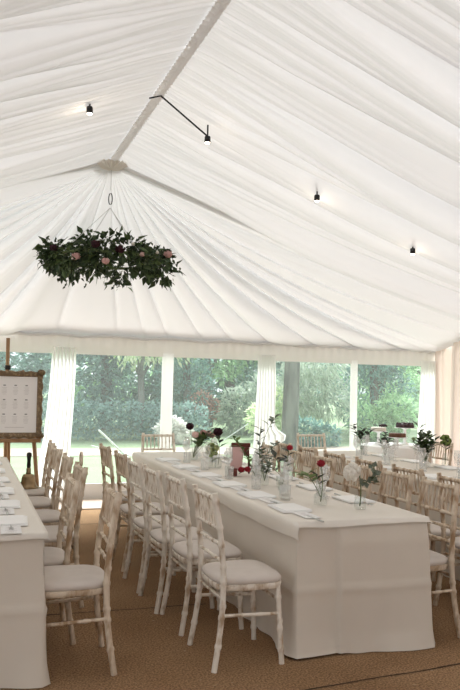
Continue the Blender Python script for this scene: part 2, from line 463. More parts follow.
# curtains gathered on posts
def curtain(label, cx, w_top, w_mid, w_bot, shift, tail, seed, z0=.02):
    def fn(u, v):
        z = z0 + (ZP0 + .08 - z0) * v; t = 1 - v
        w = w_top + (w_mid - w_top) * min(1, t * 2) if t < .5 else w_mid + (w_bot - w_mid) * ((t - .5) * 2) ** 1.4
        x = cx + shift * t * t + (u - .5) * w
        if tail: x += tail * max(0, u - .5) * 2 * math.exp(-((z - .80) / .09) ** 2)
        amp = .035 + .02 * t
        y = YE - .10 + amp * math.sin(u * PI * 2 * 6.5 + 1.3 * n1(u * 3, z * .8, seed)) + .02 * n1(u * 4, z, seed + 1) - .02
        return (x, y, z)
    mb = MB(); mb.grid(fn, 120, 26); return tag(mb.build('curtain', SHEER), label, 'curtain', 'white voile curtains on the window posts')
curtain('white voile curtain hanging on the post beside the seating chart', 1.18, .30, .34, .44, -.14, 0, 61)
curtain('white voile curtain on the post behind the central table, its tail kicked out', 3.95, .27, .31, .42, -.02, .19, 62)
curtain('white voile curtain drawn into the corner beside the cakes', 6.60, .30, .36, .40, -.03, 0, 63)
# side walls
def side(u, v):
    y = YN + (YE - YN) * u; z = (ZE + .15) * v
    return (XW + .02 + .055 * math.sin(y * 15 + 2.5 * n1(y * .9, z * .3, 71)) + .05 * n1(y * 3.1, z * .25, 72) + .028 * math.sin(y * 41 + 3 * n1(y * 1.7, z * .2, 74)), y, z)
mb = MB(); mb.grid(side, 520, 10); struct(mb.build('wall_right', PEACH))
def sidel(u, v):
    y = YN + (YE - YN) * u; z = (ZE + .15) * v
    return (XL - .02 + .04 * math.sin(y * 15 + 2 * n1(y, z * .3, 73)), y, z)
mb = MB(); mb.grid(sidel, 420, 6); struct(mb.build('wall_left', THIN))

def near_end(u, v):
    x = XL + (XW - XL) * u; top = ZR - (ZR - ZE) * abs(x - XR) / ((XW - XR) if x > XR else (XR - XL))
    return (x, YN - .03 + .04 * math.sin(x * 13 + 2 * n1(x, v, 75)), top * v)
mb = MB(); mb.grid(near_end, 260, 8); struct(mb.build('wall_front', cloth_translucent('unseen_end_lining', (.70, .68, .66), (.88, .86, .84), .5)))  # unseen near end of the tent, lining toned to set the light it sends forward
# ------------------------------------------------------------------ spot lamps on the lining
def roof_z(x): return ZR + (ZE - ZR) * abs(x - XR) / (XW - XR)
lamp_lab = ['small black spot lamp alone on the left slope of the lining', 'small black spot lamp at the end of the black arm beside the ridge',
            'small glowing spot lamp halfway down the right slope of the lining', 'small black spot lamp lowest down the right slope, above the cakes']
for i, (x, y) in enumerate(((.87, 5.99), (1.89, 6.05), (3.04, 6.26), (4.11, 6.30))):
    F = LEFT if x < XR else RIGHT; ss = abs(x - XR) / ((XW - XR) if x > XR else (XR - XL))
    z = min(F((y + q - YN) / (YA + .07 - YN), ss ** (1 / 1.15))[2] for q in (-.06, -.03, 0, .03, .06)) - .012
    if i == 1: z = 3.64
    r = empty('spot_lamp', lamp_lab[i], 'spot lamp', (x, y, z), 0, 'spot lamps on the roof lining')
    b = MB(); b.lathe([(.0, .0), (.022, .0), (.026, -.01), (.026, -.055), (.021, -.055), (.018, -.045)], (0, 0, .0), 14); hous = b.build('housing', BLACK, r)
    b = MB(); b.lathe([(.021, -.054), (.018, -.062), (0, -.066)], (0, 0, 0), 12); b.build('lens', LAMP, hous)
    b = MB(); b.tube([(0, 0, 0), (0, 0, .10 if i < 2 else .20)], .007, 6); b.build('stem', BLACK, r)
    if i == 1:
        dx = XR - x
        b = MB(); b.tube([(.0, 0, .0), (dx + .01, .0, 3.93 - z), (dx - .09, .0, 3.895 - z)], .0075, 6); b.build('arm', BLACK, r)
    L = bpy.data.lights.new('lamp_glow', 'SPOT'); L.energy = 2.2; L.color = (1, .84, .66); L.spot_size = 2.6; L.shadow_soft_size = .03
    lo = bpy.data.objects.new('lamp_glow', L); C.objects.link(lo); lo.location = (x, y, z - .10)
    L2 = bpy.data.lights.new('lamp_spill', 'POINT'); L2.energy = .22; L2.color = (1, .80, .58); L2.shadow_soft_size = .02
    lo = bpy.data.objects.new('lamp_spill', L2); C.objects.link(lo); lo.location = (x, y, z - .12)

# ------------------------------------------------------------------ chairs
def turned(p0, p1, r, rings, n=8, mids=()):
    """a turned stick from p0 to p1 (through mids) with raised bamboo rings at the fractions RINGS"""
    pts = [Vector(p0)] + [Vector(m) for m in mids] + [Vector(p1)]
    cum = [0]
    for a, b in zip(pts, pts[1:]): cum.append(cum[-1] + (b - a).length)
    T = cum[-1]
    def at(t):
        d = t * T
        if len(pts) > 2:   # smooth Catmull-Rom through the points
            for i in range(len(pts) - 1):
                if d <= cum[i + 1] or i == len(pts) - 2:
                    k = (d - cum[i]) / (cum[i + 1] - cum[i]); a, b = pts[i], pts[i + 1]
                    pa = pts[i - 1] if i else a * 2 - b; pb = pts[i + 2] if i + 2 < len(pts) else b * 2 - a
                    return .5 * ((2 * a) + (b - pa) * k + (2 * pa - 5 * a + 4 * b - pb) * k * k + (3 * a - pa - 3 * b + pb) * k ** 3)
        return pts[0].lerp(pts[-1], t)
    ts = {0.0, 1.0}
    for i in range(1, 8 if len(pts) > 2 else 2): ts.add(i / (8 if len(pts) > 2 else 2))
    e = .008 / T
    for q in rings: ts |= {max(0, q - 2 * e), q - .8 * e, q + .8 * e, min(1, q + 2 * e)}
    ts = sorted(t for t in ts if 0 <= t <= 1); P = []; R = []
    for t in ts:
        P.append(at(t)); near = min([abs(t - q) for q in rings] + [9])
        R.append(r * (1.24 if near < e else 1.0))
    return MB().tube(P, R, n)
def make_chair(wood, label):
    r = empty('chiavari_chair', label, 'chair')
    for sy in (-1, 1):
        turned((-.20, .22 * sy, 0), (-.205, .18 * sy, .93), .0165, (.14, .30, .36, .50, .58, .70, .80, .955), 8,
               ((-.165, .207 * sy, .22), (-.15, .198 * sy, .45), (-.17, .19 * sy, .70))).build('rear_leg', wood, r)
        turned((.195, .205 * sy, 0), (.17, .185 * sy, .42), .016, (.18, .45, .55, .85), 8).build('front_leg', wood, r)
        turned((-.16, .207 * sy, .285), (.18, .196 * sy, .27), .0095, (.33, .66), 6).build('side_stretcher', wood, r)
    turned((-.152, -.20, .37), (-.152, .20, .37), .009, (.35, .65), 6).build('rear_stretcher', wood, r)
    turned((.178, -.193, .34), (.178, .193, .34), .009, (.35, .65), 6).build('front_stretcher', wood, r)
    def bx(z):   # x of the back posts at z
        return -.15 - (.055 * ((z - .45) / .48) ** 1.3)
    for nm, z, rr in (('top_rail', .90, .0135), ('back_rail', .74, .011), ('back_rail', .655, .0095), ('back_rail', .57, .0095)):
        w = .198 - .018 * (z - .45) / .48
        turned((bx(z), -w, z), (bx(z), w, z), rr, (.2, .4, .6, .8) if nm == 'top_rail' else (.33, .66), 7).build(nm, wood, r)
    for k in range(7):
        y = -.135 + .27 * k / 6
        turned((bx(.74), y, .745), (bx(.90), y, .893), .0065, (.5,), 6).build('spindle', wood, r)
    # seat frame and cushion: rounded, wider at the front
    def ring(t, grow=0):
        a = 2 * PI * t; c, s = math.cos(a), math.sin(a); n = 4.2
        x = (abs(c) ** (2 / n)) * (1 if c > 0 else -1) * (.195 + grow); y = (abs(s) ** (2 / n)) * (1 if s > 0 else -1) * (.20 + grow)
        y *= 1 + .06 * (x / .195); return x * .98 + .02, y
    b = MB(); N = 40
    prof = [(0, .405, -.02), (0, .405, 0), (0, .408, .004), (0, .434, .008), (0, .438, .004), (0, .438, -.02)]
    vs = []
    for (_, z, g) in prof:
        for k in range(N): x, y = ring(k / N, g); vs.append((x, y, z))
    fs = [(i * N + k, i * N + (k + 1) % N, (i + 1) * N + (k + 1) % N, (i + 1) * N + k) for i in range(len(prof) - 1) for k in range(N)]
    fs.append(tuple(range(N))[::-1]); b.add(vs, fs); b.build('seat_frame', wood, r)
    b = MB(); vs = []; prof = [(.439, 0.0), (.448, .007), (.462, .006), (.474, -.006), (.483, -.035), (.489, -.09), (.491, -.15)]
    for (z, g) in prof:
        for k in range(N):
            x, y = ring(k / N, g); vs.append((x, y, z))
    fs = [(i * N + k, i * N + (k + 1) % N, (i + 1) * N + (k + 1) % N, (i + 1) * N + k) for i in range(len(prof) - 1) for k in range(N)]
    fs.append(tuple(((len(prof) - 1) * N + k) for k in range(N))); b.add(vs, fs); b.build('cushion', PAD, r)
    return r
protos = {}
def chair(kind, x, y, rz, label, group, dz=0):
    if kind not in protos:
        protos[kind] = make_chair(LIME if kind == 'pale' else WORN, label); r = protos[kind]
    else: r = copy_tree(protos[kind])
    r.location = (x, y, dz); r.rotation_euler = (0, 0, rz); tag(r, label, 'chair', group); return r
jit = random.Random(5)
M_CH = [(1.30, 4.035, 'pale'), (1.29, 4.64, 'pale'), (1.25, 5.10, 'pale'), (1.24, 5.60, 'pale'), (1.26, 6.24, 'worn'), (1.26, 6.98, 'worn')]
for i, (x, y, k) in enumerate(M_CH):
    lab = ['whitewashed spindle back chair nearest the camera, aisle side of the central table', 'second whitewashed chair along the aisle side of the central table',
           'third whitewashed chair along the aisle side of the central table', 'fourth chair along the aisle side of the central table, half behind the third',
           'fifth, browner chair along the aisle side of the central table', 'farthest brown chair on the aisle side of the central table, before the lawn'][i]
    chair(k, x + .20, y, jit.uniform(-.03, .03), lab, 'chairs along the aisle side of the central table')
L_CH = [(.80, 4.15), (.655, 4.66), (.80, 5.35), (.80, 6.05), (.80, 6.75), (.82, 7.40)]
for i, (x, y) in enumerate(L_CH):
    lab = ['limewashed chair at the near end of the left table, whole back leg in view', 'second chair along the left table, pushed in deeper than the others',
           'third chair along the left table, a small hoop on its back', 'fourth limewashed chair along the left table', 'fifth limewashed chair along the left table',
           'farthest limewashed chair along the left table, beside the handbell'][i]
    chair('worn', x - .20, y, PI + jit.uniform(-.03, .03), lab, 'chairs along the left table')
R_CH = [4.15, 4.66, 5.2, 5.8, 6.4, 7.02]
for i, y in enumerate(R_CH):
    chair('worn', 2.93 - .20, y, PI + jit.uniform(-.03, .03), '%s chair tucked along the far side of the central table%s' % (ORD[i] + ('' if i else ' worn'), ', splayed leg in view' if i == 0 else ''),
          'chairs along the far side of the central table')
Q_CH = [4.33, 4.92, 5.50, 6.10, 6.66, 7.24]
for i, y in enumerate(Q_CH):
    chair('worn', 3.18 + .20, y, jit.uniform(-.03, .03), '%s chair on the near side of the right-hand table, backing onto the central row' % (ORD[i] + ('' if i else ' limewashed')),
          'chairs along the near side of the right table')
for i, y in enumerate((6.42, 7.22)):
    chair('worn', 5.12 - .20, y, PI, ['chair on the far side of the right table, behind the green hydrangea vase', 'chair on the far side of the right table, below the peach drape'][i], 'chairs on the far side of the right table')
chair('pale', 2.18, 8.42, -PI / 2, 'whitewashed chair at the far head of the central table', 'chairs at the table heads')
chair('pale', 4.16, 8.42, -PI / 2, 'whitewashed chair at the far head of the right table, before the garden windows', 'chairs at the table heads')
# hoop on the third chair of the left table
mb = MB(); mb.tube([(.83 + .0 * k, 5.545 + .05 * math.cos(k * PI / 9), .945 + .05 * math.sin(k * PI / 9)) for k in range(19)], .008, 6)
tag(mb.build('hoop', WORN), 'small bent wood hoop resting on top of the third chair at the left table', 'hoop')

# ------------------------------------------------------------------ tables under cloths
TZ = .745
def tablecloth(name, label, x0, x1, y0, y1, seed, indent=None, slit=None, group='long tablecloths', mat=None):
    """floor-length cloth: a rounded-rectangle shell; INDENT(side,y) pushes the hanging sides in where chairs are tucked"""
    mat = mat or LINEN
    per = []     # perimeter points (x, y, nx, ny, tag)
    n_end, n_side = 110, 150
    for k in range(n_end): per.append((x0 + (x1 - x0) * k / n_end, y0, 0, -1, 'near'))
    for k in range(n_side): per.append((x1, y0 + (y1 - y0) * k / n_side, 1, 0, 'right'))
    for k in range(24): per.append((x1 - (x1 - x0) * k / 24, y1, 0, 1, 'far'))
    for k in range(n_side): per.append((x0, y1 - (y1 - y0) * k / n_side, -1, 0, 'left'))
    N = len(per); NZ = 34; vs = []; fs = []
    for j in range(NZ + 1):
        t = j / NZ
        z = TZ * (1 - t)
        for (x, y, nx, ny, sd) in per:
            # distance to nearest corner for flare
            dc = min(math.hypot(x - a, y - b) for a in (x0, x1) for b in (y0, y1))
            c = math.exp(-(dc / .16) ** 2)
            o = .012 * n1(x * 5, y * 5, seed) * t * 1.6 + .018 * n1(x * 2.1, y * 2.1, seed + 1) * t
            o += c * .035 * t * t
            zc = .365 + .006 * n1(x * 4, y * 4, seed + 2)                     # ironed fold across the drop
            o += .010 * math.exp(-((z - zc) / .014) ** 2) - .006 * min(1, abs(z - zc) / .2)
            if t > .86: o += (t - .86) * .12 * (1 + 2.5 * n1(x * 7, y * 7, seed + 4))       # hem kicks out on the floor
            px, py = x + nx * o, y + ny * o
            if c > .02: px += (1 if x > (x0 + x1) / 2 else -1) * c * .012 * t; py += (1 if y > (y0 + y1) / 2 else -1) * c * .012 * t
            if indent:
                q = indent(sd, y); px -= nx * q * min(1, max(0, (t - .02) / .08))
            if slit and sd == 'near':
                k = (x - slit) / .012
                py -= .024 / (1 + math.exp(-k * 4)) * min(1, t * 6)
            if j == 0: px -= nx * .006; py -= ny * .006
            zz = z + (-.004 if j == 0 else 0) + (.016 * max(0, n1(x * 3, y * 3, seed + 6)) + .004 if j == NZ else 0)
            if j == 1: zz = TZ - .012
            vs.append((px, py, max(zz, .003)))
    for j in range(NZ):
        for k in range(N):
            k2 = (k + 1) % N; fs.append((j * N + k, (j + 1) * N + k, (j + 1) * N + k2, j * N + k2))
    vs2 = [(x - nx * .012 * 1.0, y - ny * .012, TZ) for (x, y, nx, ny, sd) in per]
    base = len(vs); vs += vs2
    for k in range(N): fs.append((base + k, k, (k + 1) % N, base + (k + 1) % N))
    fs.append(tuple(base + k for k in range(N)))
    mb = MB(); mb.add(vs, fs); mb.fl[-1] = False
    return tag(mb.build(name, mat), label, 'tablecloth', group)
def sm(a, b, x): t = max(0, min(1, (x - a) / (b - a))); return t * t * (3 - 2 * t)
MX0, MX1, MY0, MY1 = 1.80, 2.656, 3.88, 8.15
tablecloth('tablecloth', 'cream floor length cloth over the central long table, open fold on its end', MX0, MX1, MY0, MY1, 81,
           lambda sd, y: (.19 * sm(3.885, 3.93, y) if sd == 'right' else (0.0)), 2.06)
LX0, LX1, LY0, LY1 = -.45, .42, 3.90, 7.75
tablecloth('tablecloth', 'cream floor length cloth over the left table, cut by the edge of the picture', LX0, LX1, LY0, LY1, 91,
           lambda sd, y: (.03 * sm(3.90, 3.93, y) + .21 * sm(4.37, 4.44, y) if sd == 'right' else 0.0))
RX0, RX1, RY0, RY1 = 3.76, 4.62, 3.2, 8.12
tablecloth('tablecloth', 'cream cloth over the right-hand table behind two rows of chair backs', RX0, RX1, RY0, RY1, 95)

# overlay on the central table: hangs a hand's width down the aisle side, turned under at the end
def overlay(label, x0, x1, y0, y1, dl, de, seed, dr=.02, corner=.05):
    nu, nv = 44, 150
    def fn(u, v):
        # across: left drop, top, right drop
        w = x1 - x0; Ltot = dl + w + dr; a = u * Ltot
        y = y0 + (y1 - y0) * v
        if a < dl: x = x0 - .020 - .006 * math.sin(PI * a / dl); z = TZ + .004 - (dl - a)
        elif a > dl + w: x = x1 + .010; z = TZ + .004 - (a - dl - w)
        else: x = x0 - .010 + (a - dl) / w * (w + .02); z = TZ + .005
        b = .012 * n1(y * 3, 0, seed)
        if a < dl: z -= (b - .004) * (1 - a / dl); x -= .008 * n1(y * 4, a * 6, seed + 1) * (1 - a / dl)
        return x, y, z
    L = de; Ly = y1 - y0
    def g(u, v):
        s = v * (Ly + L) - L
        if s < 0:      # the end drop
            x, y, z = fn(u, 0)
            c = math.exp(-max(0, x - x0) / .10)
            drop = -s * (1 + corner / de * c * 0) 
            if z < TZ - .001:   # side drop swings round the corner
                k = -s / L; return (x + .015 * k, y0 - .012 - .02 * k, z - .014 * k)
            edge = .008 * n1(x * 5, 0, seed + 3)
            return (x, y0 - .014 - .004 * math.sin(PI * -s / L), TZ + .005 - drop - edge * (-s / L))
        x, y, z = fn(u, s / Ly)
        z += .0015 * n1(x * 9, y * 9, seed + 5)
        return (x, y, z)
    mb = MB(); mb.grid(g, nu, nv)
    return tag(mb.build('table_runner', LINEN2), label, 'overlay cloth', 'overlay cloths')
overlay('cream overlay cloth on the central table, its edge hanging down the aisle side', MX0, MX1, MY0, MY1, .095, .028, 101)
overlay('cream overlay cloth covering the top of the left table', LX0, LX1, LY0, LY1, .03, .03, 103)
overlay('cream overlay cloth covering the top of the right-hand table', RX0, RX1, RY0, RY1, .03, .03, 105)
TT = TZ + .009

# ------------------------------------------------------------------ place settings
def napkin_mesh(w, d, h=.012, seed=0):
    mb = MB()
    for k in range(3):
        ww, dd = w * (1 - .03 * k), d * (1 - .04 * k)
        mb.box((0.004 * k, .003 * k, h * (k + .5) / 3), (ww, dd, h / 3 * .96), Matrix.Rotation(.03 * (k - 1), 3, 'Z'), .0012)
    return mb
nap0 = napkin_mesh(.19, .28); cutm = None
first = {}
def put(name, mbf, mat, x, y, z, rz, label, cat, group):
    key = name
    if key not in first:
        o = mbf().build(name, mat); first[key] = o
    else:
        o = first[key].copy(); C.objects.link(o)
    o.location = (x, y, z); o.rotation_euler = (0, 0, rz); return tag(o, label, cat, group)
def knife_mb():
    mb = MB(); mb.tube([(0, -.11, .004), (0, -.02, .004)], [.006, .0045], 6)
    mb.add([(-.004, -.02, .003), (.005, -.02, .003), (.009, .06, .003), (.004, .115, .003), (-.004, .10, .003),
            (-.004, -.02, .0045), (.005, -.02, .0045), (.009, .06, .0045), (.004, .115, .0045), (-.004, .10, .0045)],
           [(0, 4, 3, 2, 1), (5, 6, 7, 8, 9), (0, 1, 6, 5), (1, 2, 7, 6), (2, 3, 8, 7), (3, 4, 9, 8), (4, 0, 5, 9)], False); return mb
def fork_mb():
    mb = MB(); mb.tube([(0, -.10, .004), (0, .03, .006), (0, .05, .004)], [.005, .003, .007], 6)
    mb.box((0, .055, .005), (.022, .014, .002))
    for k in range(4): mb.box((-.009 + .006 * k, .082, .006), (.003, .044, .002))
    return mb
def wine_mb():
    mb = MB(); mb.lathe([(.0, .002), (.034, .002), (.036, .005), (.006, .010), (.004, .03), (.004, .095), (.012, .105), (.032, .128), (.040, .155), (.037, .19), (.033, .212), (.0315, .212),
                         (.0355, .19), (.0385, .155), (.030, .130), (0.0, .110)], (0, 0, 0), 14); return mb
def flute_mb():
    mb = MB(); mb.lathe([(.0, .002), (.030, .002), (.031, .005), (.005, .010), (.004, .03), (.004, .085), (.014, .10), (.025, .135), (.027, .18), (.024, .235), (.0225, .235), (.0255, .18), (.0, .102)], (0, 0, 0), 12); return mb
def tumbler_mb():
    mb = MB(); mb.lathe([(.0, .003), (.030, .003), (.033, .0), (.036, .10), (.0345, .10), (.031, .012), (0, .012)], (0, 0, 0), 14); return mb
def card_mb():
    return MB().box((0, 0, .0012), (.10, .20, .0024), None, .0008)
pr = random.Random(12)
def menu(x, y, z, rz, label, group):
    r = empty('menu_card', label, 'menu card', (x, y, z), rz, group)
    if 'card' not in first: first['card'] = card_mb().build('card', CARD, r)
    else: o = first['card'].copy(); C.objects.link(o); o.parent = r
    if 'lines' not in first:
        mb = MB()
        for k in range(7):
            w = (.05, .03, .06, .035, .055, .03, .05)[k]; mb.box((0, .07 - .022 * k, .0027), (w, .004, .0004))
        first['lines'] = mb.build('printing', INK2, r)
    else: o = first['lines'].copy(); C.objects.link(o); o.parent = r
def setting(x, y, face, i, where, glass=True, cutlery=True, cards=False):
    """FACE +1: the guest sits on the -x side looking to +x"""
    o = ORD[i] if i else 'nearest'; d = face
    a = pr.uniform(-.06, .06) + (0 if d > 0 else PI)
    put('napkin', lambda: nap0, NAPKIN, x, y, TT, a, 'folded white napkin at the %s place %s' % (o, where), 'napkin', 'folded napkins ' + where)
    if cards: menu(x + d * .005, y - .24, TT, a, 'pale menu card beside the %s napkin %s' % (o, where), 'menu cards ' + where)
    if cutlery:
        put('table_knife', knife_mb, STEEL, x, y - d * (.36 if cards and d > 0 else .155), TT, a + PI / 2 * 0, 'steel table knife right of the %s napkin %s' % (o, where), 'knife', 'table knives ' + where)
        put('table_fork', fork_mb, STEEL, x, y + d * .15, TT, a, 'steel fork left of the %s napkin %s' % (o, where), 'fork', 'forks ' + where)
    if glass:
        put('wine_glass', wine_mb, GLASS, x + d * (.15 + pr.uniform(-.01, .02)), y - d * .16 + pr.uniform(-.02, .02), TT, 0, 'clear wine glass at the %s place %s' % (o, where), 'wine glass', 'wine glasses ' + where)
        put('champagne_flute', flute_mb, GLASS, x + d * (.18 + pr.uniform(-.01, .01)), y - d * .07 + pr.uniform(-.01, .01), TT, 0, 'clear champagne flute at the %s place %s' % (o, where), 'flute', 'champagne flutes ' + where)
        put('tumbler', tumbler_mb, GLASS, x + d * (.12 + pr.uniform(-.01, .02)), y + d * .06 - d * .30 + pr.uniform(-.01, .01), TT, 0, 'clear water tumbler at the %s place %s' % (o, where), 'tumbler', 'tumblers ' + where)
for i, y in enumerate((4.30, 4.86, 5.42, 6.0, 6.62, 7.25)): setting(MX0 + .135, y, 1, i, 'on the aisle side of the central table', i > 0, True, True)
for i, y in enumerate((4.55, 5.15, 5.75, 6.35, 6.95, 7.5)): setting(MX1 - .135, y, -1, i, 'on the far side of the central table', True, i < 3)
for i, y in enumerate((4.22, 4.78, 5.36, 5.95, 6.55, 7.15)): setting(LX1 - .16, y, -1, i, 'on the left table', False, True, True)
for i, y in enumerate((5.0, 5.6, 6.2, 6.8, 7.4)): setting(RX0 + .135, y, 1, i, 'on the near side of the right-hand table', True, False)
for i, y in enumerate((5.6, 6.2, 6.8, 7.4)): setting(RX1 - .135, y, -1, i, 'on the far side of the right-hand table', True, False)

# ------------------------------------------------------------------ flowers
fr = random.Random(33)
def vase(r, h, w, neck, mat=BOTTLE):
    MB().lathe([(0, .004), (w * .9, .002), (w, .012), (w, h * .55), (neck, h * .72), (neck, h * .96), (neck * 1.2, h), (neck * 1.05, h), (neck * .85, h * .95), (neck * .85, h * .72), (w * .9, h * .54), (w * .9, .012), (0, .010)], (0, 0, 0), 16).build('vase', mat, r)
STEMS, KEEP = {}, []
def stem(r, a, b, bend=(0, 0, 0), rad=.0025, nm='stem', mat=STEM):
    a, b = Vector(a), Vector(b); P = []
    for k in range(7): t = k / 6; P.append(a.lerp(b, t) + Vector(bend) * math.sin(PI * t))
    o = MB().tube(P, rad, 5).build(nm, mat, r); STEMS[id(P)] = o; KEEP.append(P); return P
def sprig(r, P, n, L, W, mat, nm='leaves', spread=1.0, start=.3):
    mb = MB()
    for k in range(n):
        t = start + (1 - start) * (k + fr.random() * .5) / n; f = t * (len(P) - 1); i = min(len(P) - 2, int(f))
        p = P[i].lerp(P[i + 1], min(1, f - i)); d = (P[i + 1] - P[i]).normalized()
        a = k * 2.4 + fr.random() * .6; side = Vector((math.cos(a), math.sin(a), fr.uniform(-.2, .4)))
        mb.leaf(p, d * .5 + side * spread, Vector((0, 0, 1)) + side * .3, L * fr.uniform(1.0, 1.75), W * fr.uniform(1.1, 1.7), .12)
    return mb.build(nm, mat, STEMS.get(id(P), r))
def flower(r, c, rad, mat, nm='bloom', squash=.8):
    return MB().bloom(c, rad, fr, squash).build(nm, mat, r)
FG = 'bud vases on the tables'
# 1 far cluster of roses with burgundy dahlia
r = empty('flower_arrangement', 'low arrangement of blush roses and one burgundy dahlia, far end of the central table', 'flowers', (2.20, 7.25, TT), 0, FG)
vase(r, .13, .05, .042, BOTTLE)
for (x, y, z, rad, m) in ((-.05, -.02, .33, .045, WINE), (.0, -.05, .25, .04, BLUSH), (.09, -.03, .27, .036, PINK), (.15, .0, .26, .038, BLUSH), (.05, .05, .24, .036, PINK), (.2, .02, .24, .034, PINK)):
    stem(r, (0, 0, .02), (x, y, z), (0, 0, .01)); flower(r, (x, y, z), rad, m)
for q in range(7):
    P = stem(r, (0, 0, .05), (fr.uniform(-.16, .24), fr.uniform(-.1, .1), fr.uniform(.14, .30)), (0, 0, .03)); sprig(r, P, 9, .07, .035, LEAFG if q % 2 else LEAFD)
# 2 green hydrangea
r = empty('flower_arrangement', 'green hydrangea head in a small glass vase on the central table', 'flowers', (2.17, 6.55, TT), 0, FG)
vase(r, .10, .04, .03); mb = MB()
for q in range(26):
    d = Vector((fr.gauss(0, 1), fr.gauss(0, 1), fr.gauss(0, 1) + .4)).normalized(); mb.ball(Vector((0, 0, .16)) + d * .05, .020, 6, 4)
mb.build('bloom', GREENP, r); P = stem(r, (0, 0, .02), (0, 0, .15)); sprig(r, P, 5, .06, .035, LEAFG)
# 3 dark dahlia on a tall stem
r = empty('flower_arrangement', 'single near-black dahlia on a tall stem beside the green hydrangea', 'flowers', (2.21, 6.50, TT), 0, FG)
vase(r, .14, .032, .012); P = stem(r, (0, 0, .03), (-.01, 0, .31), (.015, 0, 0)); flower(r, (-.01, 0, .325), .047, WINE); sprig(r, P, 6, .07, .035, LEAFK, start=.55)
# 4 red table sign on its stand with red roses at its foot
r = empty('table_sign', 'dark red table sign stand with a leaning pink card, middle of the central table', 'table sign', (2.27, 6.08, TT), -.35)
MB().box((0, 0, .245), (.165, .05, .035), None, .004).build('top_bar', REDWOOD, r)
for s in (-1, 1):
    MB().tube([(.075 * s, .03 * s, 0), (.065 * s, 0, .235)], [.010, .009], 6).build('leg', REDWOOD, r)
MB().box((-.03, -.035, .135), (.10, .004, .20), Matrix.Rotation(-.16, 3, 'X') @ Matrix.Rotation(.12, 3, 'Y'), .001).build('card', PINKCARD, r)
MB().box((.05, -.028, .19), (.045, .02, .075), None, .004).build('tag', REDWOOD, r)
r = empty('flower_box', 'small brown wooden box of red roses at the foot of the table sign', 'flowers', (2.20, 5.93, TT), -.35)
MB().box((-.05, 0, .03), (.075, .06, .06), None, .004).build('box', REDWOOD, r)
for (x, z) in ((.02, .05), (.075, .055)): flower(r, (x, -.01, z), .030, RED)
P = stem(r, (.0, 0, .02), (.13, .0, .07)); sprig(r, P, 5, .05, .03, LEAFD)
# 5 long leaning foliage
r = empty('flower_arrangement', 'long leaning green stem in a bud vase just before the table sign', 'flowers', (2.26, 5.70, TT), 0, FG)
vase(r, .12, .03, .011)
P = stem(r, (.0, 0, .02), (-.16, .10, .33), (.01, 0, .02), .0045); sprig(r, P, 16, .055, .030, LEAFG)
P = stem(r, (0, 0, .05), (.06, 0, .24), (0, 0, .01)); sprig(r, P, 8, .05, .028, LEAFD)
# 6 tall grey branch
r = empty('flower_arrangement', 'tall thin branch with sparse dark leaves rising in front of the curtain', 'flowers', (2.34, 5.75, TT), 0, FG)
vase(r, .14, .032, .012); P = stem(r, (0, 0, .03), (.0, .05, .42), (-.02, 0, 0), .003); sprig(r, P, 10, .065, .026, LEAFK, start=.4)
P = stem(r, (0, .03, .26), (.12, .02, .50), (0, 0, .03), .0022); sprig(r, P, 9, .06, .028, LEAFS, start=.5)
P = stem(r, (0, .0, .14), (.10, -.05, .28), (0, 0, .02), .0022); sprig(r, P, 8, .055, .03, LEAFS, start=.3)
# 7 red rose with a broad dark leaf, in the middle
r = empty('flower_arrangement', 'red rose and broad dark leaf in a bud vase behind the votive holder', 'flowers', (2.20, 5.02, TT), 0, FG)
vase(r, .13, .032, .013); P = stem(r, (0, 0, .03), (.05, 0, .30), (.0, 0, .01)); flower(r, (.055, 0, .31), .025, RED); sprig(r, P, 7, .06, .03, LEAFK)
P = stem(r, (0, 0, .1), (-.07, 0, .25), (0, 0, .03)); sprig(r, P, 5, .10, .042, LEAFK, start=.5)
P = stem(r, (0, 0, .1), (-.15, .05, .20), (0, 0, .02)); sprig(r, P, 8, .05, .02, LEAFS)
# a short spray between
r = empty('flower_arrangement', 'short grey-green spray in a low glass beside the tall branch', 'flowers', (2.20, 5.36, TT), 0, FG)
vase(r, .09, .035, .026)
for q in range(5):
    P = stem(r, (0, 0, .03), (fr.uniform(-.12, .12), fr.uniform(-.08, .08), fr.uniform(.14, .24)), (0, 0, .02), .002); sprig(r, P, 8, .05, .022, LEAFS)
# votives
def votive(x, y, lab):
    r = empty('votive_holder', lab, 'candle holder', (x, y, TT), 0, 'votive candle holders')
    MB().lathe([(0, .004), (.028, .002), (.031, .006), (.034, .075), (.032, .075), (.029, .014), (0, .012)], (0, 0, 0), 16).build('cup', BOTTLE, r)
    MB().lathe([(0, .014), (.024, .014), (.024, .035), (0, .036)], (0, 0, 0), 12).build('candle', WAX, r)
votive(2.075, 4.70, 'small glass votive holder on the aisle side of the central table')
votive(2.30, 5.28, 'small glass votive holder in the middle of the central table')
votive(2.16, 6.05, 'small glass votive holder behind the leaning stem on the central table')
# 8 square bottle with a red rose
r = empty('flower_arrangement', 'clear bottle with one red rose and green leaves near the front of the central table', 'flowers', (2.20, 4.40, TT), 0, FG)
vase(r, .12, .044, .018); P = stem(r, (0, 0, .02), (.0, 0, .25), (.012, 0, 0), .003); flower(r, (-.002, 0, .262), .028, RED, squash=.9)
P2 = stem(r, (0, 0, .05), (-.13, .03, .20), (0, 0, .04), .0025); sprig(r, P2, 10, .06, .034, LEAFG, start=.4)
P2 = stem(r, (0, 0, .1), (-.04, .0, .20), (0, 0, .0), .002); sprig(r, P2, 5, .055, .025, LEAFK, start=.3)
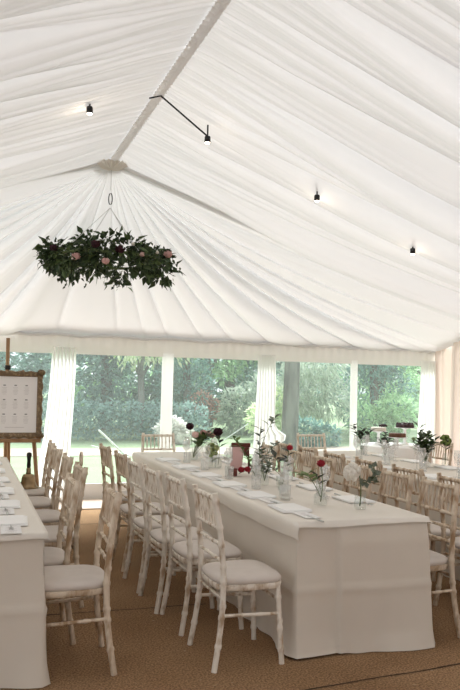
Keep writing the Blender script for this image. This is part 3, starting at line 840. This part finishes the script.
# 9 small vase with a white bloom and trailing eucalyptus
r = empty('flower_arrangement', 'white bloom and trailing eucalyptus in a small vase near the central table end', 'flowers', (2.375, 4.20, TT), 0, FG)
vase(r, .085, .040, .034); P = stem(r, (0, 0, .02), (-.01, 0, .23), (.01, 0, 0), .004)
mb = MB()
for q in range(40):
    d = Vector((fr.gauss(0, 1), fr.gauss(0, 1), fr.gauss(0, .8) + .2)).normalized(); mb.ball(Vector((-.045, .02, .225)) + d * .046, .018, 6, 4)
mb.ball((-.045, .02, .225), .048, 10, 7); mb.build('bloom', WHITEP, r)
P = stem(r, (-.005, 0, .16), (.085, 0, .275), (.05, -.02, -.02), .0025); mb = MB()
for q in range(13):
    t = q / 12; f = t * 6; i = min(5, int(f)); p = P[i].lerp(P[i + 1], f - i)
    d = Vector((math.cos(q * 2.4), -.3, math.sin(q * 2.4))); mb.leaf(p, d, (0, -1, .3), .042, .04, .05)
mb.build('eucalyptus', LEAFS, r); sprig(r, P[:4], 6, .05, .03, LEAFD)
# right-hand table
def bunch(label, x, y, kind):
    r = empty('flower_arrangement', label, 'flowers', (x, y, TT), 0, FG)
    vase(r, .13, .036, .016, BOTTLE)
    if kind == 'dark':
        for (a, b, c) in ((-.10, .02, .34), (.02, .0, .30), (.12, -.02, .29), (-.04, .0, .26)):
            P = stem(r, (0, 0, .03), (a, b, c), (0, 0, .01), .0028); sprig(r, P, 11, .062, .032, LEAFK, start=.45)
    if kind == 'sprig':
        for (a, b, c) in ((.0, .0, .30), (-.05, .0, .23), (.05, 0, .24)):
            P = stem(r, (0, 0, .03), (a, b, c), (0, 0, .01), .0028); sprig(r, P, 10, .06, .03, LEAFK, start=.4)
    if kind == 'green':
        for q in range(11):
            P = stem(r, (0, 0, .05), (fr.uniform(-.10, .10), fr.uniform(-.08, .08), fr.uniform(.22, .33)), (0, 0, .01), .0028); sprig(r, P, 9, .075, .036, LEAFG if q % 3 == 0 else LEAFD, start=.4)
        P = stem(r, (0, 0, .2), (-.10, 0, .42), (0, 0, .01), .0025); sprig(r, P, 5, .07, .025, LEAFD, start=.6)
    if kind == 'hydrangea':
        mb = MB()
        for q in range(26):
            d = Vector((fr.gauss(0, 1), fr.gauss(0, 1), fr.gauss(0, 1) + .5)).normalized(); mb.ball(Vector((0, 0, .255)) + d * .045, .019, 6, 4)
        mb.build('bloom', leaf_bloom, r); P = stem(r, (0, 0, .02), (0, 0, .24), (0, 0, 0), .004); sprig(r, P, 6, .07, .03, LEAFD, start=.6)
leaf_bloom = principled('moss_green_petal', (.14, .19, .05), .8)
bunch('dark leafy sprigs in a bud vase at the far part of the right-hand table', 4.32, 7.62, 'dark')
bunch('single dark leafy sprig in a bud vase, below and before the cakes', 4.24, 6.98, 'sprig')
bunch('bushy green foliage bunch in a bud vase on the right-hand table', 4.28, 6.30, 'green')
bunch('moss green hydrangea in a clear vase on the right-hand table, before the peach drape', 4.55, 6.36, 'hydrangea')

# ------------------------------------------------------------------ hanging floral hoop
HZ, HX, HY, HR = 2.83, 1.40, 8.05, .575
r = empty('floral_hoop', 'large hoop of dark foliage and pink roses hanging from the ridge end', 'floral chandelier', (HX, HY, HZ))
MB().tube([(HR * math.cos(2 * PI * k / 48), HR * math.sin(2 * PI * k / 48), 0) for k in range(49)], .015, 8).build('hoop', STEM, r)
gr = random.Random(44)
mb = MB(); mg = MB()
clumps = []
for k in range(34):
    a = 2 * PI * (k + gr.uniform(-.4, .4)) / 34; q = gr.uniform(-.10, .09)
    clumps.append((Vector(((HR + q) * math.cos(a), (HR + q) * math.sin(a), gr.uniform(-.13, .12))), gr.uniform(.09, .17)))
for (x, y, z, q) in ((-.13, .50, .30, .11), (-.20, .50, .27, .09), (-.05, .50, .25, .09), (-.10, .52, .17, .12), (.42, .25, .16, .12), (.50, .05, .12, .12), (.35, -.42, -.14, .12), (.1, -.52, -.15, .12), (-.25, -.48, -.14, .12), (-.50, -.2, -.08, .14), (-.52, .1, .05, .13), (.55, -.15, -.12, .14), (-.62, .05, -.06, .08), (.05, .45, .06, .1)):
    clumps.append((Vector((x, y, z)), q))
for (c, q) in clumps:
    for k in range(int(40 * q / .1)):
        d = Vector((gr.gauss(0, 1), gr.gauss(0, 1), gr.gauss(0, .9))).normalized(); p = c + d * q * gr.random() ** .6
        dd = d + Vector((gr.gauss(0, .6), gr.gauss(0, .6), gr.gauss(-.2, .6))); big = gr.random() < .35
        (mb if gr.random() < .80 else mg).leaf(p, dd, Vector((gr.gauss(0, .7), gr.gauss(0, .7), 1)), gr.uniform(.08, .13) if big else gr.uniform(.045, .08), gr.uniform(.05, .08) if big else gr.uniform(.025, .045), gr.uniform(0, .35))
for q in range(26):
    a = gr.random() * 2 * PI; p = Vector((HR * math.cos(a), HR * math.sin(a), 0)); d = Vector((math.cos(a) * gr.uniform(.2, 1), math.sin(a) * gr.uniform(.2, 1), gr.uniform(-1, .7))).normalized()
    L = gr.uniform(.14, .26)
    for k in range(9):
        t = k / 8; pp = p + d * (L * t) + Vector((0, 0, -.06 * t * t)); s = Vector((gr.gauss(0, 1), gr.gauss(0, 1), gr.gauss(0, 1)))
        mb.leaf(pp, d + s * .6, s, .05, .024, .1)
mb.build('foliage', LEAFD, r); mg.build('light_foliage', leafmat('mid_leaf', (.05, .085, .025), (.09, .13, .05), 15), r)
for (a, dz, dr, m, rad) in ((-2.2, -.08, .10, PINK, .045), (-1.75, -.12, .09, PINK, .04), (-.28, .08, .09, PINK, .05), (-1.55, .0, .12, WINE, .05), (-1.9, .04, .12, WINE, .05), (-1.2, -.02, .12, BLUSH, .03), (-2.6, .02, .12, WINE, .045), (-1.35, .07, .11, WHITEP, .022), (-.9, .03, .12, WHITEP, .02)):
    MB().bloom(((HR + dr) * math.cos(a), (HR + dr) * math.sin(a), dz), rad, gr).build('rose', m, r)
top = Vector((XR - HX, YA - .02 - HY, ZR - .12 - HZ))
ring = Vector((top.x, top.y, .62))
for k in range(4):
    a = .5 + k * PI / 2
    MB().tube([(HR * math.cos(a), HR * math.sin(a), 0), ring], .0035, 5).build('wire', STEEL, r)
dw = MB().tube([top, ring + Vector((0, 0, .20))], .004, 5).build('drop_wire', STEEL, r)
b = MB(); c = ring + Vector((0, 0, .10))
b.tube([(c.x + .020 * math.cos(t * PI / 10), c.y, c.z + .065 * math.sin(t * PI / 10)) for t in range(21)], .006, 6); b.build('carabiner', BLACK, dw)

# ------------------------------------------------------------------ easel, framed chart, handbell
er = empty('easel', 'tall wooden display easel holding the seating chart', 'easel', (.53, 8.53, 0))
lean = .10
MB().tube([(-.04, .22, .0), (-.075, .06, 1.0), (-.09, .01, 1.97)], [.022, .022, .020], 4).build('mast', OAK, er)
for x, t in ((-.30, -.10), (.30, .10)):
    MB().tube([(x, -.16, 0), (x * .62, -.02, 1.20), (x * .25, .0, 1.62)], [.022, .022, .018], 4).build('front_leg', OAK, er)
MB().tube([(.02, .55, 0), (-.06, .03, 1.35)], [.018, .016], 4).build('rear_leg', OAK, er)
MB().box((0, -.12, .865), (.56, .16, .04), None, .004).build('tray', OAK, er)
MB().box((0, -.035, .955), (.44, .03, .05), None, .004).build('cross_bar', OAK, er)
MB().box((-.085, -.06, 1.645), (.06, .05, .05), None, .006).build('clamp', EBONY, er)
fr_r = empty('seating_chart', 'white seating chart in an ornate bronze frame on the easel', 'framed chart', (.53, 8.36, .89))
fr_r.rotation_euler = (-lean, 0, 0)
W2, HH, FWD = .285, .72, .062
def moulding(mbx, a, b, inw):
    """ornate frame side from a to b in the xz plane; INW points to the picture"""
    a, b, inw = Vector(a), Vector(b), Vector(inw); n = 26
    prof = [(0, 0), (0, -.03), (.012, -.045), (.028, -.034), (.042, -.040), (.058, -.022), (FWD, 0)]
    vs = []
    for k in range(n + 1):
        t = k / n; wv = .006 * math.sin(t * PI * 11)
        p = a.lerp(b, t) + inw * 0
        for (u, y) in prof:
            e0, e1 = u, (b - a).length - u
            q = a + (b - a).normalized() * (e0 + (e1 - e0) * t) + inw * (u - (wv if u < .02 else 0)); vs.append(q + Vector((0, y - .006 * abs(math.sin(t * PI * 16)) * (u > .01 and u < .05), 0)))
    m = len(prof)
    mbx.add(vs, [(k * m + j, (k + 1) * m + j, (k + 1) * m + j + 1, k * m + j + 1) for k in range(n) for j in range(m - 1)])
for a, b, w in (((-W2, 0, 0), (W2, 0, 0), (0, 0, 1)), ((W2, 0, 0), (W2, 0, HH), (-1, 0, 0)), ((W2, 0, HH), (-W2, 0, HH), (0, 0, -1)), ((-W2, 0, HH), (-W2, 0, 0), (1, 0, 0))):
    mb = MB(); moulding(mb, a, b, w); mb.build('frame_side', GILT, fr_r)
for sx in (-1, 1):
    for z in (.02, HH - .02):
        MB().bloom((sx * (W2 - .02), -.03, z), .048, gr, .6).build('corner_ornament', GILT, fr_r)
chart = MB().box((0, -.008, HH / 2), (2 * W2 - .08, .012, HH - .08)).build('chart', principled('chart_paper', (.82, .79, .78), .6), fr_r)
ib = MB(); ib2 = MB()
for cx in (-.115, .0, .115):
    for cz in (.565, .41, .255):
        ib.box((cx, -.0148, cz), (.026, .001, .012))
        for k in range(6): ib2.box((cx, -.0148, cz - .025 - .014 * k), ((.05, .04, .055, .045, .05, .035)[k], .001, .0035))
ib2.box((.0, -.0148, .115), (.20, .001, .005))
ib.build('table_headings', INK, chart); ib2.build('guest_lines', INK2, chart)
# handbell on the farthest chair of the left table
r = empty('handbell', 'brass handbell with a black handle standing on the farthest left chair', 'handbell', (.615, 7.40, .492))
MB().lathe([(0, .13), (.02, .135), (.05, .125), (.060, .10), (.066, .06), (.080, .025), (.098, .004), (.096, .0), (.088, .004), (.060, .05), (0, .118)], (0, 0, 0), 24).build('bell', BRASS, r)
MB().lathe([(0, .13), (.026, .132), (.022, .15), (.022, .185), (.018, .19), (0, .19)], (0, 0, 0), 14).build('ferrule', BRASS, r)
MB().lathe([(.016, .188), (.020, .21), (.017, .25), (.021, .29), (.026, .31), (.022, .33), (.0, .338)], (0, 0, 0), 14).build('handle', EBONY, r)

# ------------------------------------------------------------------ cakes in the corner
mbx = MB()
def cakecloth():
    mb = MB(); N = 72; R = .48; prof = [(0, .745), (R * .98, .745), (R, .735), (R * 1.02, .5), (R * 1.06, .2), (R * 1.10, .01)]
    vs = []
    for i, (rr, z) in enumerate(prof):
        for k in range(N):
            a = 2 * PI * k / N; q = rr + (.03 * math.sin(a * 9) * (i - 2) / 3 if i > 2 else 0); vs.append((q * math.cos(a), q * math.sin(a), z))
    fs = [(i * N + k, i * N + (k + 1) % N, (i + 1) * N + (k + 1) % N, (i + 1) * N + k) for i in range(len(prof) - 1) for k in range(N)]
    return mb.add(vs, [f[::-1] for f in fs])
o = cakecloth().build('tablecloth', NAPKIN); o.location = (5.60, 8.95, 0); tag(o, 'white round cloth over the cake table in the far corner', 'tablecloth')
def cakestand(x, y, h, R, lab):
    o = MB().lathe([(0, .0), (.07, .0), (.065, .012), (.02, .03), (.018, h - .03), (.05, h - .012), (R, h - .006), (R, h), (0, h)], (0, 0, 0), 24).build('cake_stand', CHINA)
    o.location = (x, y, .746); tag(o, lab, 'cake stand', 'cake stands')
cakestand(5.79, 9.02, .235, .15, 'tallest white cake stand, under the dark berry cake')
cakestand(5.56, 8.85, .115, .14, 'low white cake stand under the brown chocolate cake')
cakestand(5.43, 9.12, .18, .12, 'white cake stand under the small dark pudding and ivory cake')
def cake(x, y, z, R, h, mat, lab, topm=None, name='cake'):
    r = empty(name, lab, 'cake', (x, y, z), 0, 'cakes on the cake table')
    MB().lathe([(0, 0), (R, 0), (R * 1.01, h * .3), (R, h * .8), (R * .95, h), (0, h * 1.02)], (0, 0, 0), 28).build('sponge', mat, r)
    if topm:
        b = MB(); b.ball((0, 0, h), (R * .85, R * .85, .012), 14, 6)
        for k in range(26):
            a = gr.random() * 2 * PI; q = R * .85 * gr.random() ** .5; b.ball((q * math.cos(a), q * math.sin(a), h + .008), .016, 6, 4)
        b.build('topping', topm, r)
cake(5.79, 9.02, .746 + .236, .125, .045, DARKC, 'dark berry topped cake on the tallest stand', DARKC)
cake(5.56, 8.85, .746 + .116, .115, .05, CHOC, 'plain brown chocolate cake on the low stand')
cake(5.43, 9.12, .746 + .181, .105, .05, ICING, 'ivory iced cake left of the dark cake, small dark berries on top')
r = empty('pudding', 'small dark berry heap on the ivory iced cake', 'fruit', (5.47, 9.08, .746 + .233)); b = MB()
for k in range(16): b.ball((gr.gauss(0, .024), gr.gauss(0, .024), .012 + .02 * gr.random()), .014, 6, 4)
b.build('berries', DARKC, r)

# ------------------------------------------------------------------ the garden outside
mb = MB(); mb.add([(-60, YE + .12, -.02), (90, YE + .12, -.02), (90, 90, -.02), (-60, 90, -.02)], [(0, 1, 2, 3)], False); struct(mb.build('ground', GRASS))
mb = MB(); mb.add([(-40, 15.6, -.01), (60, 15.6, -.01), (60, 17.4, -.01), (-40, 17.4, -.01)], [(0, 1, 2, 3)], False); struct(mb.build('path', PATH))
tr = random.Random(77)
def leaves(mb, c, R, n, L, W, shell=.55, drop=0):
    c = Vector(c)
    for k in range(n):
        d = Vector((tr.gauss(0, 1), tr.gauss(0, 1), tr.gauss(0, 1))).normalized(); q = (shell + (1 - shell) * tr.random())
        p = c + Vector((d.x * R[0] * q, d.y * R[1] * q, d.z * R[2] * q))
        if p.z < .03: p.z = .03 + tr.random() * .2
        dd = d + Vector((tr.gauss(0, .7), tr.gauss(0, .7), tr.gauss(-drop, .7)))
        mb.leaf(p, dd, Vector((tr.gauss(0, .6), tr.gauss(0, .6), 1)), L * tr.uniform(.7, 1.3), W * tr.uniform(.7, 1.3), .15)
def gm(name, a, b):
    m = leafmat(name, tuple(q * .8 for q in a), tuple(q * 1.25 for q in b), 4.5); nt = m.node_tree; p = nt.nodes['Principled BSDF']
    t = nt.nodes.new('ShaderNodeBsdfTranslucent'); x = nt.nodes.new('ShaderNodeMixShader'); x.inputs[0].default_value = .45
    src = p.inputs['Base Color'].links[0].from_socket; nt.links.new(src, t.inputs[0])
    out = [n for n in nt.nodes if n.type == 'OUTPUT_MATERIAL'][0]
    nt.links.new(p.outputs[0], x.inputs[1]); nt.links.new(t.outputs[0], x.inputs[2]); nt.links.new(x.outputs[0], out.inputs[0]); return m
G_BLUE = gm('blue_green', (.15, .27, .24), (.30, .44, .40)); G_DARK = gm('deep_green', (0.093, 0.198, 0.141), (0.209, 0.348, 0.256))
G_LIGHT = gm('light_green', (0.558, 0.790, 0.383), (0.800, 0.800, 0.639)); G_MID = gm('mid_green', (0.232, 0.419, 0.229), (0.443, 0.651, 0.383))
G_PALE = gm('silver_green', (.36, .46, .36), (.55, .62, .52)); G_RED = gm('russet', (0.540, 0.285, 0.232), (0.750, 0.495, 0.403)); G_TEAL = gm('teal_needles', (.11, .23, .20), (.23, .40, .35))
G_WHITE = gm('cream_blossom', (.72, .72, .66), (.84, .83, .80))
def tree(name, label, cat, x, y, lumps, mat, n, L, W, trunk=None, group=None, drop=0):
    r = empty(name, label, cat, (x, y, 0), 0, group); mb = MB()
    tot = sum(l[3] * l[5] + l[3] * l[4] for l in lumps)
    for (a, b, c, rx, ry, rz) in lumps: leaves(mb, (a, b, c), (rx, ry, rz), int(n * (rx * rz + rx * ry) / sum(l[3] * l[5] + l[3] * l[4] for l in lumps)), L, W, .6, drop)
    mb.build('foliage', mat, r)
    if trunk:
        h, rad = trunk
        MB().tube([(0, 0, -.02), (.03, 0, h * .3), (-.03, .05, h * .7), (.05, 0, h)], [rad * 1.25, rad, rad * .85, rad * .5], 10).build('trunk', BARK, r)
        for k in range(3):
            a = k * 2.1 + .4; MB().tube([(0, 0, h * .55), (math.cos(a) * .6, math.sin(a) * .6, h * .85), (math.cos(a) * 1.3, math.sin(a) * 1.3, h * 1.1)], [rad * .5, rad * .35, rad * .15], 6).build('branch', BARK, r)
    return r
GT = 'trees beyond the clear windows'; GB = 'bushes beyond the clear windows'
# hedge along the path, in front of the first full window
r = MB()
for k in range(3400):
    x = tr.uniform(1.2, 6.4); z = abs(tr.uniform(0, .98)); y = 20 + tr.uniform(-.55, .35)
    r.leaf((x, y, z + .08 * n1(x * 2, 0, 5)), (tr.gauss(0, 1), tr.gauss(-.6, .7), tr.gauss(.3, .8)), (tr.gauss(0, .5), -.5, 1), tr.uniform(.10, .2), tr.uniform(.05, .09), .1)
tag(r.build('hedge', G_BLUE), 'low blue-green hedge beyond the lawn path, left of the wrapped post', 'hedge')
tree('tree', 'large blue-green tree filling the window behind the seating chart', 'tree', .2, 24, [(0, 0, 2.2, 2.4, 1.6, 2.2), (.6, 0, 4.2, 2.2, 1.6, 2)], G_BLUE, 3600, .30, .13, (3.6, .18), GT)
tree('tree', 'dark dense tree behind the hedge in the first full window', 'tree', 4.4, 24.5, [(-1, 0, 1.8, 1.8, 1.4, 1.8), (1.0, .3, 1.9, 1.9, 1.4, 1.8), (0, 0, 3.8, 2.2, 1.6, 1.8)], G_BLUE, 4600, .30, .12, (3.4, .2), GT)
tree('tree', 'light green drooping tree above the hedge in the first full window', 'tree', 4.9, 21.6, [(-.2, 0, 3.2, 1.2, .9, 1.3), (.9, 0, 3.0, .8, .7, .9), (-.9, 0, 3.3, .6, .6, .8)], G_LIGHT, 2000, .20, .08, (3.0, .10), GT, .6)
tree('conifer', 'teal conifer right of the wrapped post, before the light shrubs', 'tree', 6.55, 22.5, [(0, 0, 1.2, 1.0, .8, 1.2), (0, 0, 2.6, .8, .7, 1.2), (0, 0, 4.2, .5, .5, 1.2)], G_TEAL, 2200, .22, .07, (4, .12), GT)
tree('tree', 'tall mid green tree in the centre window behind the russet bush', 'tree', 8.4, 26, [(0, 0, 2.9, 2.0, 1.6, 1.3), (.8, 0, 4.2, 1.8, 1.4, 1.4), (-1.0, 0, 3.6, 1.2, 1, 1.2)], G_MID, 3200, .26, .12, (3.4, .16), GT)
tree('tree', 'dark green tree left in the centre window, over the conifer', 'tree', 7.3, 29, [(0, 0, 2.2, 2.0, 1.5, 2.0), (0, 0, 4.4, 2.0, 1.4, 1.7)], G_DARK, 2600, .30, .13, (3.5, .2), GT)
tree('bush', 'pale silver bush in the centre window, right of the russet bush', 'bush', 8.35, 22.0, [(0, 0, .75, 1.0, .6, .75), (.7, .2, 1.1, .7, .5, .8)], G_PALE, 1700, .22, .08, None, GB)
tree('bush', 'round light green bush at the right of the centre window', 'bush', 8.05, 19.6, [(0, 0, .55, .55, .5, .55), (.5, .2, .8, .5, .4, .7)], G_LIGHT, 1300, .18, .08, None, GB)
tree('bush', 'russet pink bush in the centre window above the lawn', 'bush', 7.05, 22.4, [(0, 0, .95, .42, .4, .38), (.25, 0, .75, .4, .3, .35)], G_RED, 700, .13, .07, None, GB)
tree('bush', 'white blossoming bush just right of the wrapped post, low on the lawn', 'bush', 5.05, 16.2 + 2.4, [(0, 0, .30, .42, .3, .36), (.25, 0, .22, .35, .3, .24)], G_WHITE, 1500, .12, .07, None, GB)
tree('bush', 'dark bush low behind the hedge and conifer', 'bush', 6.1, 24, [(0, 0, .8, 1.1, .7, .9)], G_DARK, 900, .22, .10, None, GB)
# the big bare trunk right of the middle curtain
r = empty('tree', 'tree with a thick grey trunk right of the curtain behind the central table', 'tree', (6.55, 14.6, 0), 0, GT)
MB().tube([(0, 0, -.02), (.0, 0, .5), (.03, 0, 2.0), (-.02, .05, 3.6), (.1, 0, 5.0)], [.30, .185, .165, .155, .09], 14).build('trunk', BARK, r)
for k in range(4):
    a = k * 1.57 + .3; MB().tube([(0, 0, 2.9), (math.cos(a) * .8, math.sin(a) * .8, 3.9), (math.cos(a) * 1.6, math.sin(a) * 1.6, 4.4)], [.09, .06, .03], 7).build('branch', BARK, r)
mb = MB(); leaves(mb, (0, 0, 4.6), (2.2, 2.0, 1.3), 2200, .2, .1); mb.build('foliage', G_MID, r)
tree('bush', 'spiky silver pampas-like bush in the window right of the thick trunk', 'bush', 9.5, 20, [(0, 0, 1.5, .9, .6, .8), (.7, 0, 1.2, .7, .6, .6), (-.5, 0, 1.1, .6, .5, .7), (.2, 0, 2.3, 1.0, .7, .6)], G_PALE, 2200, .34, .05, None, GB, .7)
tree('bush', 'dark blue-green bush low right of the thick trunk', 'bush', 8.3, 17.6, [(0, 0, .32, .55, .4, .38), (.6, 0, .25, .4, .3, .3)], G_TEAL, 900, .16, .07, None, GB)
tree('tree', 'dark tree high behind the silver pampas-like bush', 'tree', 11.6, 26, [(0, 0, 2.0, 2.0, 1.4, 1.9), (-.8, 0, 3.8, 2.0, 1.4, 1.6)], G_BLUE, 3000, .28, .12, (3.5, .2), GT)
tree('conifer', 'tall teal conifer in the last window, left of the cake corner', 'tree', 12.6, 21.5, [(0, 0, 1.3, 1.4, 1.0, 1.3), (.1, 0, 2.9, 1.2, .9, 1.3), (.2, 0, 4.4, .8, .7, 1.2)], G_TEAL, 3200, .26, .07, (4.5, .14), GT)
tree('tree', 'mid green tree behind the teal conifer in the last window', 'tree', 15.0, 25, [(0, 0, 1.9, 1.9, 1.4, 1.9), (-.6, 0, 3.9, 2.0, 1.4, 1.6)], G_MID, 2800, .28, .12, (3.5, .2), GT)
tree('bush', 'light feathery bush low in the last window, before the conifer', 'bush', 11.2, 19, [(0, 0, .5, .8, .5, .55), (.7, 0, .8, .6, .5, .6)], G_MID, 1300, .2, .08, None, GB)
# the far belt of trees closes the view
for k, (x, lab) in enumerate(((-5, 'far belt tree left of the seating chart'), (1.5, 'far belt tree behind the seating chart tree'), (7, 'far belt tree behind the dark hedge tree'), (12.2, 'far belt tree behind the centre window bushes'), (17.5, 'far belt tree behind the thick trunk'), (23, 'far belt tree behind the last window conifer'), (29, 'far belt tree hidden toward the cake corner'))):
    tree('tree', lab, 'tree', x, 34.5 if k % 2 else 39.5, [(0, 0, 2.6, 3.4, 1.8, 2.6), (.5, 0, 5.6, 3.2, 1.8, 2.2), (-1.4, 0, 2.0, 2.4, 1.5, 2)], (G_DARK, G_BLUE, G_MID)[k % 3], 2600, .5, .22, (4.5, .25), GT)
# guy ropes
for lab, a, b in (('thick white guy rope outside, left of the first wrapped post', (1.75, 10.2, .86), (2.85, 11.6, -.02)), ('thin white guy rope crossing the first full window low down', (1.72, 10.6, .62), (3.6, 14.0, -.02)),
                  ('pale guy rope slanting up outside the centre window', (3.95, 10.3, .95), (3.1, 11.7, -.02))):
    tag(MB().tube([a, b], .014 if 'thick' in lab else .008, 6).build('guy_rope', ROPE), lab, 'rope', 'guy ropes outside')

# ------------------------------------------------------------------ light
w = bpy.data.worlds.new('overcast_sky'); S.world = w; w.use_nodes = True
bg = w.node_tree.nodes['Background']; bg.inputs[0].default_value = (.93, .965, 1.0, 1); bg.inputs[1].default_value = .55
sun = bpy.data.lights.new('sun', 'SUN'); sun.energy = 4.6; sun.angle = .45; sun.color = (1, .965, .925)
so = bpy.data.objects.new('sun', sun); C.objects.link(so)
d = Vector((-.36, -.62, -.70)).normalized(); so.rotation_euler = d.to_track_quat('-Z', 'Y').to_euler(); so.location = (20, 5, 20)

S.view_settings.view_transform = 'Standard'; S.view_settings.look = 'None'; S.view_settings.gamma = 1
S.view_settings.use_curve_mapping = False; S.view_settings.exposure = 1.41
S.cycles.diffuse_bounces = 6; S.cycles.max_bounces = 16; S.cycles.transparent_max_bounces = 24
S.cycles.use_denoising = True
